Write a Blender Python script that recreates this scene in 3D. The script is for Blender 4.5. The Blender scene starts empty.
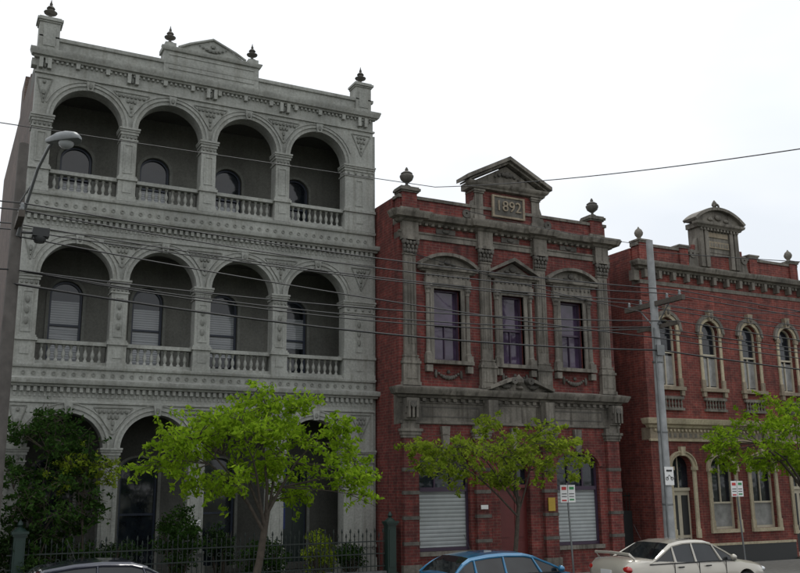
import bpy, bmesh, math, random
from math import pi, sin, cos, radians, sqrt
from mathutils import Vector, Matrix
sc=bpy.context.scene
COL=sc.collection

# ------------------------------------------------------------------ materials
def newmat(name):
    m=bpy.data.materials.new(name); m.use_nodes=True
    nt=m.node_tree; b=nt.nodes['Principled BSDF']; return m,nt,b
def N(nt,t,**k):
    n=nt.nodes.new(t)
    for a,v in k.items(): setattr(n,a,v)
    return n
def mixc(nt,fac,a,b,mode='MIX'):
    n=N(nt,'ShaderNodeMix',data_type='RGBA',blend_type=mode)
    for s,v in ((0,fac),(6,a),(7,b)):
        if isinstance(v,bpy.types.NodeSocket): nt.links.new(v,n.inputs[s])
        else: n.inputs[s].default_value = v if s==0 else (*v,1)
    return n.outputs[2]
def ramp(nt,src,p0,p1,c0=(0,0,0),c1=(1,1,1)):
    r=N(nt,'ShaderNodeValToRGB'); r.color_ramp.elements[0].position=p0; r.color_ramp.elements[1].position=p1
    r.color_ramp.elements[0].color=(*c0,1); r.color_ramp.elements[1].color=(*c1,1)
    nt.links.new(src,r.inputs[0]); return r.outputs[0]
def noise(nt,scale,det=4,vec=None,stretch=None,rough=.6):
    n=N(nt,'ShaderNodeTexNoise'); n.inputs['Scale'].default_value=scale; n.inputs['Detail'].default_value=det; n.inputs['Roughness'].default_value=rough
    tc=N(nt,'ShaderNodeTexCoord'); src=tc.outputs['Object']
    if stretch:
        mp=N(nt,'ShaderNodeMapping'); mp.inputs['Scale'].default_value=stretch
        nt.links.new(src,mp.inputs[0]); src=mp.outputs[0]
    nt.links.new(src,n.inputs['Vector']); return n.outputs['Fac']
def bump(nt,b,h,st=.3,d=.02):
    bn=N(nt,'ShaderNodeBump'); bn.inputs['Strength'].default_value=st; bn.inputs['Distance'].default_value=d
    nt.links.new(h,bn.inputs['Height']); nt.links.new(bn.outputs[0],b.inputs['Normal'])
def stucco(name,col,dark=.55,rough=.85,streak=.5,grime=.45):
    m,nt,b=newmat(name)
    c2=(col[0]*dark*1.05,col[1]*dark,col[2]*dark*.92)
    n1=noise(nt,.9,5); n2=noise(nt,1.0,3,stretch=(6,6,.35)); n3=noise(nt,16,3)
    c=mixc(nt,ramp(nt,n1,.42,.66),col,tuple(x*(1-grime*.65) for x in col))
    f=N(nt,'ShaderNodeMath',operation='MULTIPLY'); nt.links.new(ramp(nt,n2,.48,.70),f.inputs[0]); f.inputs[1].default_value=streak
    c=mixc(nt,f.outputs[0],c,c2)
    c=mixc(nt,.4,c,ramp(nt,n3,.3,.68,(.3,.3,.3),(1,1,1)),'MULTIPLY')
    nt.links.new(c,b.inputs['Base Color']); b.inputs['Roughness'].default_value=rough; return m
def brick(name,c1,c2,mort,var=.5):
    m,nt,b=newmat(name)
    tc=N(nt,'ShaderNodeTexCoord'); sp=N(nt,'ShaderNodeSeparateXYZ'); nt.links.new(tc.outputs['Object'],sp.inputs[0])
    ad=N(nt,'ShaderNodeMath',operation='ADD'); nt.links.new(sp.outputs[0],ad.inputs[0]); nt.links.new(sp.outputs[1],ad.inputs[1])
    cb=N(nt,'ShaderNodeCombineXYZ'); nt.links.new(ad.outputs[0],cb.inputs[0]); nt.links.new(sp.outputs[2],cb.inputs[1])
    t=N(nt,'ShaderNodeTexBrick'); nt.links.new(cb.outputs[0],t.inputs['Vector'])
    t.inputs['Scale'].default_value=1; t.inputs['Brick Width'].default_value=.24; t.inputs['Row Height'].default_value=.086; t.inputs['Mortar Size'].default_value=.009
    t.inputs['Color1'].default_value=(*c1,1); t.inputs['Color2'].default_value=(*c2,1); t.inputs['Mortar'].default_value=(*mort,1); t.inputs['Bias'].default_value=-.1
    n1=noise(nt,.8,4); n2=noise(nt,1.2,3,stretch=(5,5,.3)); n3=noise(nt,5,4)
    c=mixc(nt,var,t.outputs[0],ramp(nt,n1,.32,.66,(.25,.24,.25),(1,1,1)),'MULTIPLY')
    c=mixc(nt,var,c,ramp(nt,n2,.28,.60,(.28,.27,.28),(1,1,1)),'MULTIPLY')
    c=mixc(nt,.7,c,ramp(nt,n3,.32,.68,(.38,.38,.40),(1.25,1.15,1.1)),'MULTIPLY')
    nt.links.new(c,b.inputs['Base Color']); b.inputs['Roughness'].default_value=.85; return m
def plain(name,col,rough=.6,metal=0,coat=0,var=.15,sc_=8,bmp=0):
    m,nt,b=newmat(name)
    n=noise(nt,sc_,3); c=mixc(nt,ramp(nt,n,.3,.75),col,tuple(x*(1-var) for x in col))
    nt.links.new(c,b.inputs['Base Color']); b.inputs['Roughness'].default_value=rough; b.inputs['Metallic'].default_value=metal
    b.inputs['Coat Weight'].default_value=coat; b.inputs['Coat Roughness'].default_value=.04
    if bmp: bump(nt,b,n,bmp,.02)
    return m
def glassmat(name,col,rough=.06,wav=.12):
    m,nt,b=newmat(name)
    n=noise(nt,1.6,3); c=mixc(nt,ramp(nt,n,.35,.7),col,tuple(x*.3 for x in col))
    nt.links.new(c,b.inputs['Base Color']); b.inputs['Roughness'].default_value=rough; b.inputs['IOR'].default_value=1.55
    if wav: n2=noise(nt,3.5,1); bump(nt,b,n2,wav,.02)
    return m
def blindmat(name,col,pitch=.06):
    m,nt,b=newmat(name)
    tc=N(nt,'ShaderNodeTexCoord'); sp=N(nt,'ShaderNodeSeparateXYZ'); nt.links.new(tc.outputs['Object'],sp.inputs[0])
    mm=N(nt,'ShaderNodeMath',operation='MULTIPLY'); nt.links.new(sp.outputs[2],mm.inputs[0]); mm.inputs[1].default_value=1/pitch
    fr=N(nt,'ShaderNodeMath',operation='FRACT'); nt.links.new(mm.outputs[0],fr.inputs[0])
    c=mixc(nt,ramp(nt,fr.outputs[0],.1,.9),tuple(x*.4 for x in col),col)
    n=noise(nt,2,3); c=mixc(nt,.4,c,ramp(nt,n,.3,.7,(.5,.5,.5),(1,1,1)),'MULTIPLY')
    nt.links.new(c,b.inputs['Base Color']); b.inputs['Roughness'].default_value=.5; b.inputs['Coat Weight'].default_value=1; return m
def leafmat(name,c1,c2,tr=.45):
    m=bpy.data.materials.new(name); m.use_nodes=True; nt=m.node_tree; nt.nodes.clear()
    g=N(nt,'ShaderNodeNewGeometry'); 
    c=mixc(nt,g.outputs['Random Per Island'],c1,c2)
    n=noise(nt,1.3,2); c=mixc(nt,.65,c,ramp(nt,n,.35,.66,(.38,.44,.38),(1,1,1)),'MULTIPLY')
    d=N(nt,'ShaderNodeBsdfDiffuse'); nt.links.new(c,d.inputs['Color'])
    t=N(nt,'ShaderNodeBsdfTranslucent'); nt.links.new(c,t.inputs[0])
    mx=N(nt,'ShaderNodeMixShader'); mx.inputs[0].default_value=tr
    nt.links.new(d.outputs[0],mx.inputs[1]); nt.links.new(t.outputs[0],mx.inputs[2])
    o=N(nt,'ShaderNodeOutputMaterial'); nt.links.new(mx.outputs[0],o.inputs[0]); return m

M=dict(
 white=stucco('painted_stucco',(.365,.372,.34),dark=.5,streak=.5,grime=.45),
 whiteD=stucco('painted_stucco_dark',(.235,.24,.215),streak=.35),  # darker stucco tone for ornament, architraves and a shop front
 inner=stucco('verandah_wall_shaded',(.19,.19,.168),streak=.3),  # wall colour darkened to carry part of the verandah shade
 innerG=stucco('porch_wall_shaded',(.10,.10,.088),streak=.3),  # darker copy of the verandah wall; porch shade put into the colour
 ceil=stucco('verandah_ceiling_shaded',(.12,.12,.105),streak=.2),  # ceiling colour darkened to deepen the shadow under the slabs
 brown=brick('brown_brick',(.13,.085,.065),(.09,.06,.05),(.15,.13,.11)),
 red=brick('red_brick',(.235,.045,.036),(.14,.027,.024),(.21,.11,.09),.62),
 red2=brick('red_brick_painted',(.255,.053,.039),(.165,.034,.027),(.25,.12,.095),.55),
 stone=stucco('weathered_stone',(.225,.205,.172),dark=.25,streak=.9,grime=.95),
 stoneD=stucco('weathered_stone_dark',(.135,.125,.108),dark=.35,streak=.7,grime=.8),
 cream=stucco('cream_trim',(.54,.465,.32),dark=.42,streak=.5),
 grey=stucco('grey_trim',(.225,.205,.172),dark=.3,streak=.8,grime=.8),
 tan=stucco('tan_trim',(.32,.265,.19),dark=.42,streak=.6),
 glass=glassmat('window_glass',(.018,.024,.032)),
 glassP=glassmat('window_glass_reflection',(.075,.05,.095)),  # purplish sky reflection put into the glass colour; no curtain modelled
 cargl=glassmat('car_glass',(.015,.018,.02),.03,.0),
 blind=blindmat('window_blind',(.40,.43,.45),.07),
 blindW=blindmat('roller_blind',(.46,.50,.50),.11),
 curtain=plain('curtain',(.30,.30,.29),.8,coat=1,sc_=3,var=.5),
 navy=plain('navy_joinery',(.02,.03,.055),.4),
 joinD=plain('dark_joinery',(.05,.03,.055),.4),
 joinC=plain('cream_joinery',(.50,.45,.34),.5),
 doorR=plain('red_door',(.11,.017,.015),.45),
 doorG=plain('dark_door',(.018,.03,.026),.35),
 black=plain('black_paint',(.02,.022,.022),.5),
 iron=plain('iron_green_black',(.012,.020,.017),.45),
 green=plain('dark_green_paint',(.012,.032,.025),.5),
 banner=plain('banner_blue',(.02,.035,.14),.7),
 signw=plain('sign_white',(.72,.72,.70),.4,var=.08),
 signr=plain('sign_red',(.5,.03,.03),.4), signg=plain('sign_green',(.03,.25,.08),.4),
 yellow=plain('plaque_yellow',(.42,.28,.03),.5),
 steel=plain('galvanised_steel',(.20,.21,.21),.45,.5,var=.3,sc_=4),
 pole=plain('pole_concrete',(.34,.35,.35),.75,var=.45,sc_=2.5),
 tpole=plain('pole_timber',(.11,.10,.09),.85,var=.5,sc_=3),
 wood=plain('crossarm_timber',(.10,.085,.07),.8,var=.4),
 wire=plain('wire',(.02,.02,.02),.6),
 lampg=plain('lamp_diffuser',(.35,.37,.37),.3,var=.1),
 bark=plain('bark',(.075,.06,.045),.9,var=.5,sc_=14,bmp=.6),
 leaf=leafmat('leaf_spring',(.20,.35,.02),(.40,.57,.042),.5),
 leaf2=leafmat('leaf_spring_olive',(.19,.28,.026),(.36,.44,.05),.5),
 leafD=leafmat('leaf_dark',(.025,.062,.015),(.058,.11,.025),.3),
 leafC=leafmat('leaf_conifer',(.02,.042,.017),(.045,.075,.025),.2),
 asphalt=plain('asphalt',(.05,.05,.052),.9,var=.4,sc_=30,bmp=.4),
 path=plain('footpath_concrete',(.24,.23,.21),.9,var=.3,sc_=6,bmp=.3),
 kerb=plain('bluestone_kerb',(.12,.12,.125),.8,var=.4,sc_=6,bmp=.3),
 soil=plain('ground_soil',(.10,.11,.06),.95,var=.5,sc_=.6,bmp=.3),
 paint=plain('road_paint',(.7,.7,.68),.7,var=.3),
 slate=plain('roof_metal',(.16,.17,.18),.6,var=.3,sc_=2),
 tyre=plain('tyre',(.018,.018,.018),.9),
 rim=plain('alloy_rim',(.5,.5,.5),.3,.8),
 carW=plain('car_paint_champagne',(.46,.43,.365),.3,.25,1,.06,sc_=2),
 carB=plain('car_paint_blue',(.02,.15,.29),.3,.3,1,.08,sc_=2),
 carN=plain('car_paint_navy',(.012,.015,.03),.3,.3,1,.05),
 tail=plain('tail_lamp',(.42,.015,.012),.15,coat=1), headl=plain('head_lamp',(.6,.62,.62),.1,coat=1),
 trimb=plain('black_trim',(.02,.02,.02),.5),
)

# ------------------------------------------------------------------ builders
def empty(name,loc=(0,0,0)):
    e=bpy.data.objects.new(name,None); e.location=loc; COL.objects.link(e); return e
class P:
    """mesh part buffer"""
    def __init__(s,name,parent,mat,smooth=35):
        s.name=name; s.parent=parent; s.mat=mat; s.v=[]; s.f=[]; s.mi=[]; s.smooth=smooth; ALL.append(s)
    def add(s,vs,fs,mi=0):
        o=len(s.v); s.v.extend(vs); s.f.extend([tuple(i+o for i in f) for f in fs]); s.mi.extend([mi]*len(fs))
    def box(s,x0,x1,y0,y1,z0,z1):
        s.add([(x0,y0,z0),(x1,y0,z0),(x1,y1,z0),(x0,y1,z0),(x0,y0,z1),(x1,y0,z1),(x1,y1,z1),(x0,y1,z1)],
              [(0,3,2,1),(4,5,6,7),(0,1,5,4),(1,2,6,5),(2,3,7,6),(3,0,4,7)])
    def prism(s,poly,y0,y1):
        n=len(poly); s.add([(x,y0,z) for x,z in poly]+[(x,y1,z) for x,z in poly],
            [tuple(range(n)),tuple(range(2*n-1,n-1,-1))]+[(i,i+n,(i+1)%n+n,(i+1)%n) for i in range(n)])
    def profX(s,x0,x1,yf,prof,ends=True):
        """prof: list of (out,z) bottom->top; extruded along x with returns on the ends"""
        n=len(prof); yb=yf+.05
        A=[];B=[]
        for o,z in prof: A.append((x0-o,yf-o,z)); B.append((x1+o,yf-o,z))
        A2=[(x0-o,yb,z) for o,z in prof]; B2=[(x1+o,yb,z) for o,z in prof]
        vs=A+B+A2+B2; fs=[]
        for i in range(n-1):
            fs+=[(i,i+n,i+n+1,i+1),(i+2*n,i,i+1,i+2*n+1),(i+n,i+3*n,i+3*n+1,i+n+1)]
        fs+=[(n-1,2*n-1,4*n-1,3*n-1),(0,2*n,3*n,n)]
        s.add(vs,fs)
    def wall(s,x0,x1,z0,z1,yf,yb,ops,n=20):
        ops=sorted(ops); x=x0
        for cx,hw,zb,zs,rise in ops:
            if cx-hw>x: s.box(x,cx-hw,yf,yb,z0,z1)
            if zb>z0: s.box(cx-hw,cx+hw,yf,yb,z0,zb)
            if rise<=0: s.box(cx-hw,cx+hw,yf,yb,zs,z1)
            else:
                vs=[];fs=[]
                for i in range(n+1):
                    a=pi-pi*i/n; X=cx+hw*cos(a); Z=zs+rise*sin(a)
                    vs+=[(X,yf,Z),(X,yf,z1),(X,yb,z1),(X,yb,Z)]
                for i in range(n):
                    o=4*i
                    fs+=[(o,o+4,o+5,o+1),(o+3,o+2,o+6,o+7),(o,o+3,o+7,o+4),(o+1,o+5,o+6,o+2)]
                s.add(vs,fs)
            x=cx+hw
        if x<x1: s.box(x,x1,yf,yb,z0,z1)
    def ring(s,cx,cz,r0,r1,y0,y1,a0=0,a1=pi,n=24,ez=1):
        vs=[];fs=[]
        for i in range(n+1):
            a=a0+(a1-a0)*i/n; c,d=cos(a),sin(a)*ez
            vs+=[(cx+r0*c,y0,cz+r0*d),(cx+r1*c,y0,cz+r1*d),(cx+r1*c,y1,cz+r1*d),(cx+r0*c,y1,cz+r0*d)]
        for i in range(n):
            o=4*i; fs+=[(o,o+1,o+5,o+4),(o+1,o+2,o+6,o+5),(o+2,o+3,o+7,o+6),(o+3,o,o+4,o+7)]
        fs+=[(0,3,2,1),(4*n,4*n+1,4*n+2,4*n+3)]
        s.add(vs,fs)
    def disc(s,cx,cz,hw,zb,rise,y,n=16):
        vs=[(cx-hw,y,zb),(cx+hw,y,zb)]+[(cx+hw*cos(pi*i/n),y,cz+rise*sin(pi*i/n)) for i in range(n+1)]
        s.add(vs,[tuple(range(len(vs)))])
    def lathe(s,cx,cy,z0,prof,n=10,sc=1):
        vs=[];fs=[]
        for r,z in prof:
            for i in range(n):
                a=2*pi*i/n; vs.append((cx+r*sc*cos(a),cy+r*sc*sin(a),z0+z*sc))
        m=len(prof)
        for j in range(m-1):
            for i in range(n):
                k=(i+1)%n; fs.append((j*n+i,j*n+k,(j+1)*n+k,(j+1)*n+i))
        fs+=[tuple(range(n-1,-1,-1)),tuple(range((m-1)*n,m*n))]
        s.add(vs,fs)
    def blob(s,x,y,z,rx,ry,rz,n=7,m=4):
        vs=[(x,y,z-rz)];
        for j in range(1,m):
            t=-pi/2+pi*j/m
            for i in range(n):
                a=2*pi*i/n; vs.append((x+rx*cos(t)*cos(a),y+ry*cos(t)*sin(a),z+rz*sin(t)))
        vs.append((x,y,z+rz)); fs=[]
        for i in range(n):
            k=(i+1)%n; fs.append((0,1+k,1+i)); fs.append((len(vs)-1,1+(m-2)*n+i,1+(m-2)*n+k))
            for j in range(m-2): fs.append((1+j*n+i,1+j*n+k,1+(j+1)*n+k,1+(j+1)*n+i))
        s.add(vs,fs)
    def tube(s,pts,rad,n=6,closed=False):
        pts=[Vector(p) for p in pts]; m=len(pts)
        if not hasattr(rad,'__len__'): rad=[rad]*m
        vs=[];fs=[]
        for j,p in enumerate(pts):
            if closed: t=pts[(j+1)%m]-pts[j-1]
            else: t=pts[min(j+1,m-1)]-pts[max(j-1,0)]
            t.normalize(); u=t.cross(Vector((.03,1,.05)) if abs(t.y)<.9 else Vector((1,.02,.03))).normalized(); w=t.cross(u)
            for i in range(n):
                a=2*pi*i/n; q=p+(u*cos(a)+w*sin(a))*rad[j]; vs.append(tuple(q))
        for j in range(m if closed else m-1):
            for i in range(n):
                k=(i+1)%n; j2=(j+1)%m; fs.append((j*n+i,j*n+k,j2*n+k,j2*n+i))
        if not closed: fs+=[tuple(range(n-1,-1,-1)),tuple(range((m-1)*n,m*n))]
        s.add(vs,fs)
    def swag(s,x0,x1,z,y,drop,r=.05,k=9):
        for i in range(k):
            t=i/(k-1); rr=r*(.55+.75*sin(pi*t)); s.blob(x0+(x1-x0)*t,y,z-drop*4*t*(1-t),rr,rr*.8,rr)
    def steps(s,x0,x1,y0,y1,z,st):
        for dz,o in st:
            s.box(x0-o,x1+o,y0-o,y1+.001*o,z,z+dz); z+=dz
    def build(s):
        if not s.v: return None
        me=bpy.data.meshes.new(s.name); me.from_pydata(s.v,[],s.f)
        mats=s.mat if isinstance(s.mat,(list,tuple)) else [s.mat]
        for m in mats: me.materials.append(m)
        me.polygons.foreach_set('material_index',s.mi)
        if s.smooth:
            me.polygons.foreach_set('use_smooth',[True]*len(s.f)); me.update()
            if s.smooth!='leaf':
                bm=bmesh.new(); bm.from_mesh(me); bmesh.ops.recalc_face_normals(bm,faces=bm.faces); bm.to_mesh(me); bm.free()
                me.set_sharp_from_angle(angle=radians(s.smooth))
        ob=bpy.data.objects.new(s.name,me); COL.objects.link(ob); ob.parent=s.parent; s.ob=ob; return ob
ALL=[]
def text(body,x,y,z,size,mat,parent,name,ext=.015,rotz=0):
    c=bpy.data.curves.new(name,'FONT'); c.body=body; c.size=size; c.extrude=ext; c.align_x='CENTER'; c.align_y='CENTER'
    ob=bpy.data.objects.new(name,c); COL.objects.link(ob); ob.location=(x,y,z); ob.rotation_euler=(pi/2,0,rotz); c.materials.append(mat); ob.parent=parent

def sash(Fp,Gp,cx,hw,zb,zs,rise,y,fw=.06,mid=True,vert=False,blindp=None,bl=(0,1)):
    """window joinery with glass; y = face plane of the glass"""
    if rise>0:
        Gp.disc(cx,zs,hw,zb,rise,y); Fp.ring(cx,zs,hw-fw,hw,y-.06,y-.002,ez=rise/hw,n=16)
    else: Gp.add([(cx-hw,y,zb),(cx+hw,y,zb),(cx+hw,y,zs),(cx-hw,y,zs)],[(0,1,2,3)]); Fp.box(cx-hw+fw,cx+hw-fw,y-.06,y-.002,zs-fw,zs)
    Fp.box(cx-hw,cx-hw+fw,y-.06,y-.002,zb,zs); Fp.box(cx+hw-fw,cx+hw,y-.06,y-.002,zb,zs)
    Fp.box(cx-hw+fw,cx+hw-fw,y-.06,y-.002,zb,zb+fw*1.3)
    zt=zs+rise; zm=(zb+zt)/2
    if mid: Fp.box(cx-hw+fw,cx+hw-fw,y-.075,y-.003,zm-.03,zm+.03)
    if vert: Fp.box(cx-.018,cx+.018,y-.05,y-.004,zb+fw*1.3,zt-.03 if not mid else zm-.03)
    if blindp:
        a=zb+fw*1.3+(zs-zb)*bl[0]; b=zb+(zs-zb)*bl[1]
        blindp.add([(cx-hw+fw,y-.004,a),(cx+hw-fw,y-.004,a),(cx+hw-fw,y-.004,b),(cx-hw+fw,y-.004,b)],[(0,1,2,3)])

URN=[(.10,0),(.13,.03),(.13,.07),(.05,.12),(.045,.17),(.09,.2),(.19,.28),(.23,.38),(.23,.43),(.17,.47),(.20,.5),(.12,.56),(.05,.6),(.06,.64),(.02,.72)]
FIN=[(.13,0),(.15,.03),(.15,.07),(.06,.12),(.05,.17),(.08,.2),(.2,.26),(.22,.3),(.13,.34),(.09,.4),(.14,.44),(.1,.5),(.04,.55),(.055,.6),(.03,.66),(.005,.78)]
BAL=[(.055,0),(.055,.06),(.03,.08),(.035,.12),(.062,.19),(.058,.25),(.03,.34),(.026,.38),(.045,.40),(.03,.42),(.055,.44),(.055,.5)]

# ================================================================== WHITE TERRACE
def white_terrace():
    E=empty('terrace_building')
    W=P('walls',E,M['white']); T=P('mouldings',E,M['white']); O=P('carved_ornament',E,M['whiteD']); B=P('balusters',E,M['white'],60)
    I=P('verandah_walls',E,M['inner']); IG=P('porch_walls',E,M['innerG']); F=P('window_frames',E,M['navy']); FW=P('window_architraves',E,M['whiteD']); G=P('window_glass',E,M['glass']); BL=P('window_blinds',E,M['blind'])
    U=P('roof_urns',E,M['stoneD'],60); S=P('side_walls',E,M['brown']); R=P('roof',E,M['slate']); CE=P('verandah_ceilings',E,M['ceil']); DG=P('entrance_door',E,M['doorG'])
    X0,X1=1.68,11.9; Y=25.; YB=25.42; YW=26.95
    AC=[3.1,5.4,7.7,10.0]; PI=[4.25,6.55,8.85]; hw=.93
    floors=[(.13,.35,3.8,4.95,.92,'g'),(5.95,6.0,8.33,9.52,.93,'m'),(10.6,10.66,12.75,13.95,.93,'t')]
    for (z0,zb,zs,z1,rise,k) in floors:
        W.wall(X0,X1,z0,z1,Y,YB,[(c,hw,zb,zs,rise) for c in AC],24)
        for c in AC:
            T.ring(c,zs,hw+.002,hw+.11,Y-.05,Y-.001,ez=rise/hw,n=28)
            T.ring(c,zs,hw+.11,hw+.17,Y-.085,Y-.001,ez=rise/hw,n=28)
            T.ring(c,zs,hw+.24,hw+.27,Y-.025,Y-.001,a0=.35,a1=pi-.35,ez=rise/hw,n=24)
            zc=zs+rise
            T.prism([(c-.07,zc-.03),(c+.07,zc-.03),(c+.11,zc+.24),(c-.11,zc+.24)],Y-.13,Y-.001)
            O.blob(c,Y-.13,zc+.1,.06,.05,.09)
        piers=[(p-.22,p+.22) for p in PI]+[(X0+.0,2.17),(10.93,X1)]
        for a,b in piers:
            for dz0,dz1,o in ((-.34,-.30,.03),(-.16,-.08,.03),(-.08,-.02,.06),(-.02,.03,.09)):
                T.box(a-min(o,.07),b+min(o,.07),Y-o,YB+.03,zs+dz0,zs+dz1)
            for q in range(4):
                O.blob(a+(b-a)*(q+.5)/4,Y-.02,zs-.23,.04,.03,.05)
            if k!='g':
                zp=zb+.78; c0=(a+b)/2
                for x in (-.13,.10): T.box(c0+x,c0+x+.03,Y-.018,Y-.001,zp,zs-.45)
                T.box(c0-.10,c0+.10,Y-.018,Y-.001,zs-.48,zs-.45); T.box(c0-.10,c0+.10,Y-.018,Y-.001,zp,zp+.03)
                for q in range(3 if k=='m' else 0): O.blob(c0,Y-.02,zp+.3+.28*q,.06,.03,.11)
                T.box(a-.04,b+.04,Y-.06,YB+.04,zb-.05,zb+.1); T.box(a-.02,b+.02,Y-.035,YB+.02,zb+.1,zb+.56); T.box(a-.06,b+.06,Y-.08,YB+.05,zb+.56,zb+.64)
                T.box(a-.03,b+.03,Y-.045,YB+.02,zb+.64,zb+.70)
                T.box(c0-.12,c0+.12,Y-.05,Y-.034,zb+.2,zb+.46)
            else:
                T.box(a-.07,b+.07,Y-.09,YB+.06,.13,.75); T.box(a-.04,b+.04,Y-.06,YB+.04,.75,1.05); T.box(a-.06,b+.06,Y-.08,YB+.05,1.05,1.12)
                c0=(a+b)/2
                for x in (-.14,.11): T.box(c0+x,c0+x+.03,Y-.018,Y-.001,1.3,3.3)
        for p in [*PI,X0+.22,X1-.42]:
            zt=zs+rise+.16; zl=zs+.38; wd=.50 if p in PI else (.33 if p>5 else .2)
            xs=[(p-wd,zt),(p+wd,zt),(p,zl)]
            for q in range(3):
                a=xs[q]; b=xs[(q+1)%3]; O.tube([(a[0],Y-.012,a[1]),(b[0],Y-.012,b[1])],.018,5)
            for q in range(-3,4):
                if abs(q)*.13<wd-.1: O.blob(p+q*.115,Y-.015,zt-.1,.05,.05,.06)
            for q in (-1,0,1):
                if wd>.25: O.blob(p+q*.1,Y-.015,zt-.24,.05,.045,.07)
            O.blob(p,Y-.015,zt-.40,.05,.05,.09); O.blob(p,Y-.01,zl+.17,.03,.03,.06)
        if k!='g':
            for c in AC:
                T.box(c-hw+.0,c+hw,Y+.08,Y+.30,zb-.04,zb+.075)
                T.box(c-hw+.0,c+hw,Y+.06,Y+.32,zb+.52,zb+.62)
                n=9
                for i in range(n):
                    x=c-hw+.1+(2*hw-.2)*(i+.5)/n
                    B.lathe(x,Y+.19,zb+.07,BAL,8,.92)
        else:
            for c in AC[:3]: T.box(c-hw,c+hw,Y+.1,Y+.3,.13,.42)
    def dent(x0,x1,z0,z1,o,pitch,w):
        n=int((x1-x0)/pitch)
        for i in range(n):
            x=x0+(i+.5)*(x1-x0)/n; T.box(x-w/2,x+w/2,Y-o,Y-.001,z0,z1)
    for (z0,z1) in ((4.95,5.95),(9.52,10.6)):
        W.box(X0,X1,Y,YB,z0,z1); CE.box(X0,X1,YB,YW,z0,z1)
        T.profX(X0,X1,Y,[(.0,z0+.0),(.04,z0+.02),(.04,z0+.06),(.02,z0+.08),(.0,z0+.09)])
        zc=z0+.42
        dent(X0+.02,X1-.02,zc-.12,zc,.09,.16,.085)
        T.profX(X0,X1,Y,[(.0,zc),(.10,zc+.01),(.12,zc+.06),(.20,zc+.08),(.23,zc+.16),(.23,zc+.20),(.05,zc+.25),(.0,zc+.26)])
        dent(X0+.05,X1-.05,zc-.24,zc-.15,.02,.12,.06)
        n=40
        for i in range(n):
            x=X0+.15+(X1-X0-.3)*(i+.5)/n
            O.ring(x,zc+.355,.03,.055,Y-.02,Y-.001,0,2*pi,10)
        T.profX(X0,X1,Y,[(.0,z1-.10),(.05,z1-.08),(.07,z1-.03),(.07,z1+.0),(.0,z1+.02)])
    z=13.95
    W.box(X0,X1,Y,YB,z,14.66); CE.box(X0,X1,YB,YW,z,14.66)
    T.profX(X0,X1,Y,[(0,z+.02),(.05,z+.03),(.05,z+.08),(0,z+.10)])
    n=12
    for i in range(n+1):
        x=X0+.25+(X1-X0-.5)*i/n
        T.prism([(x-.05,z+.30),(x+.05,z+.30),(x+.06,z+.46),(x-.06,z+.46)],Y-.10,Y-.001)
    dent(X0+.05,X1-.05,z+.38,z+.445,.06,.13,.06)
    for x in [X0+.2,*PI,X1-.4]:
        for d in (-.11,.11): T.box(x+d-.05,x+d+.05,Y-.13,Y-.001,z+.16,z+.455)
        O.blob(x,Y-.02,z+.28,.05,.05,.1)
    T.profX(X0,X1,Y,[(0,z+.45),(.08,z+.46),(.10,z+.5),(.16,z+.52),(.19,z+.60),(.21,z+.66),(.21,z+.70),(.05,z+.76),(0,z+.77)])
    W.box(X0+.05,X1-.05,Y+.02,Y+.35,14.66,15.03)
    T.profX(X0+.05,X1-.05,Y+.02,[(0,14.98),(.05,15.0),(.06,15.06),(.06,15.10),(0,15.12)]); T.box(X0+.03,X1-.03,Y+.07,Y+.4,15.03,15.118)
    for x in (X0+.25,X1-.35):
        W.box(x-.27,x+.27,Y-.04,Y+.45,14.66,15.5); T.steps(x-.27,x+.27,Y-.04,Y+.45,15.5,[(.05,.03),(.07,.07),(.05,.02)])
        T.box(x-.16,x+.16,Y-.06,Y-.041,14.8,15.35)
        U.lathe(x,Y+.2,15.67,FIN,12,.85)
    for zz in (14.2,9.8,5.2): T.box(X0-.14,X0-.001,Y+.02,Y+.3,zz,zz+.2)
    pc=6.55; a,b=5.1,8.0
    W.box(a,b,Y-.02,Y+.45,14.66,15.42)
    T.box(a+.15,b-.15,Y-.04,Y-.021,14.85,14.89); T.box(a+.15,b-.15,Y-.04,Y-.021,15.28,15.32)
    T.profX(a,b,Y-.02,[(0,15.40),(.05,15.42),(.09,15.5),(.09,15.53),(0,15.55)]); T.box(a-.05,b+.05,Y+.03,Y+.47,15.42,15.548)
    T.prism([(a+.45,15.55),(b-.45,15.55),(b-.75,15.72),(pc,16.02),(a+.75,15.72)],Y,Y+.3)
    T.tube([(a+.42,Y-.02,15.58),(a+.75,Y-.02,15.76),(pc,Y-.02,16.05),(b-.75,Y-.02,15.76),(b-.42,Y-.02,15.58)],.045,6)
    O.swag(pc-.4,pc+.4,15.78,Y-.03,.12,.05,9); O.blob(pc,Y-.03,15.82,.08,.05,.08)
    for x in (a+.18,b-.18):
        T.box(x-.16,x+.16,Y-.03,Y+.3,15.55,15.68); U.lathe(x,Y+.14,15.68,FIN,12,.78)
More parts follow.
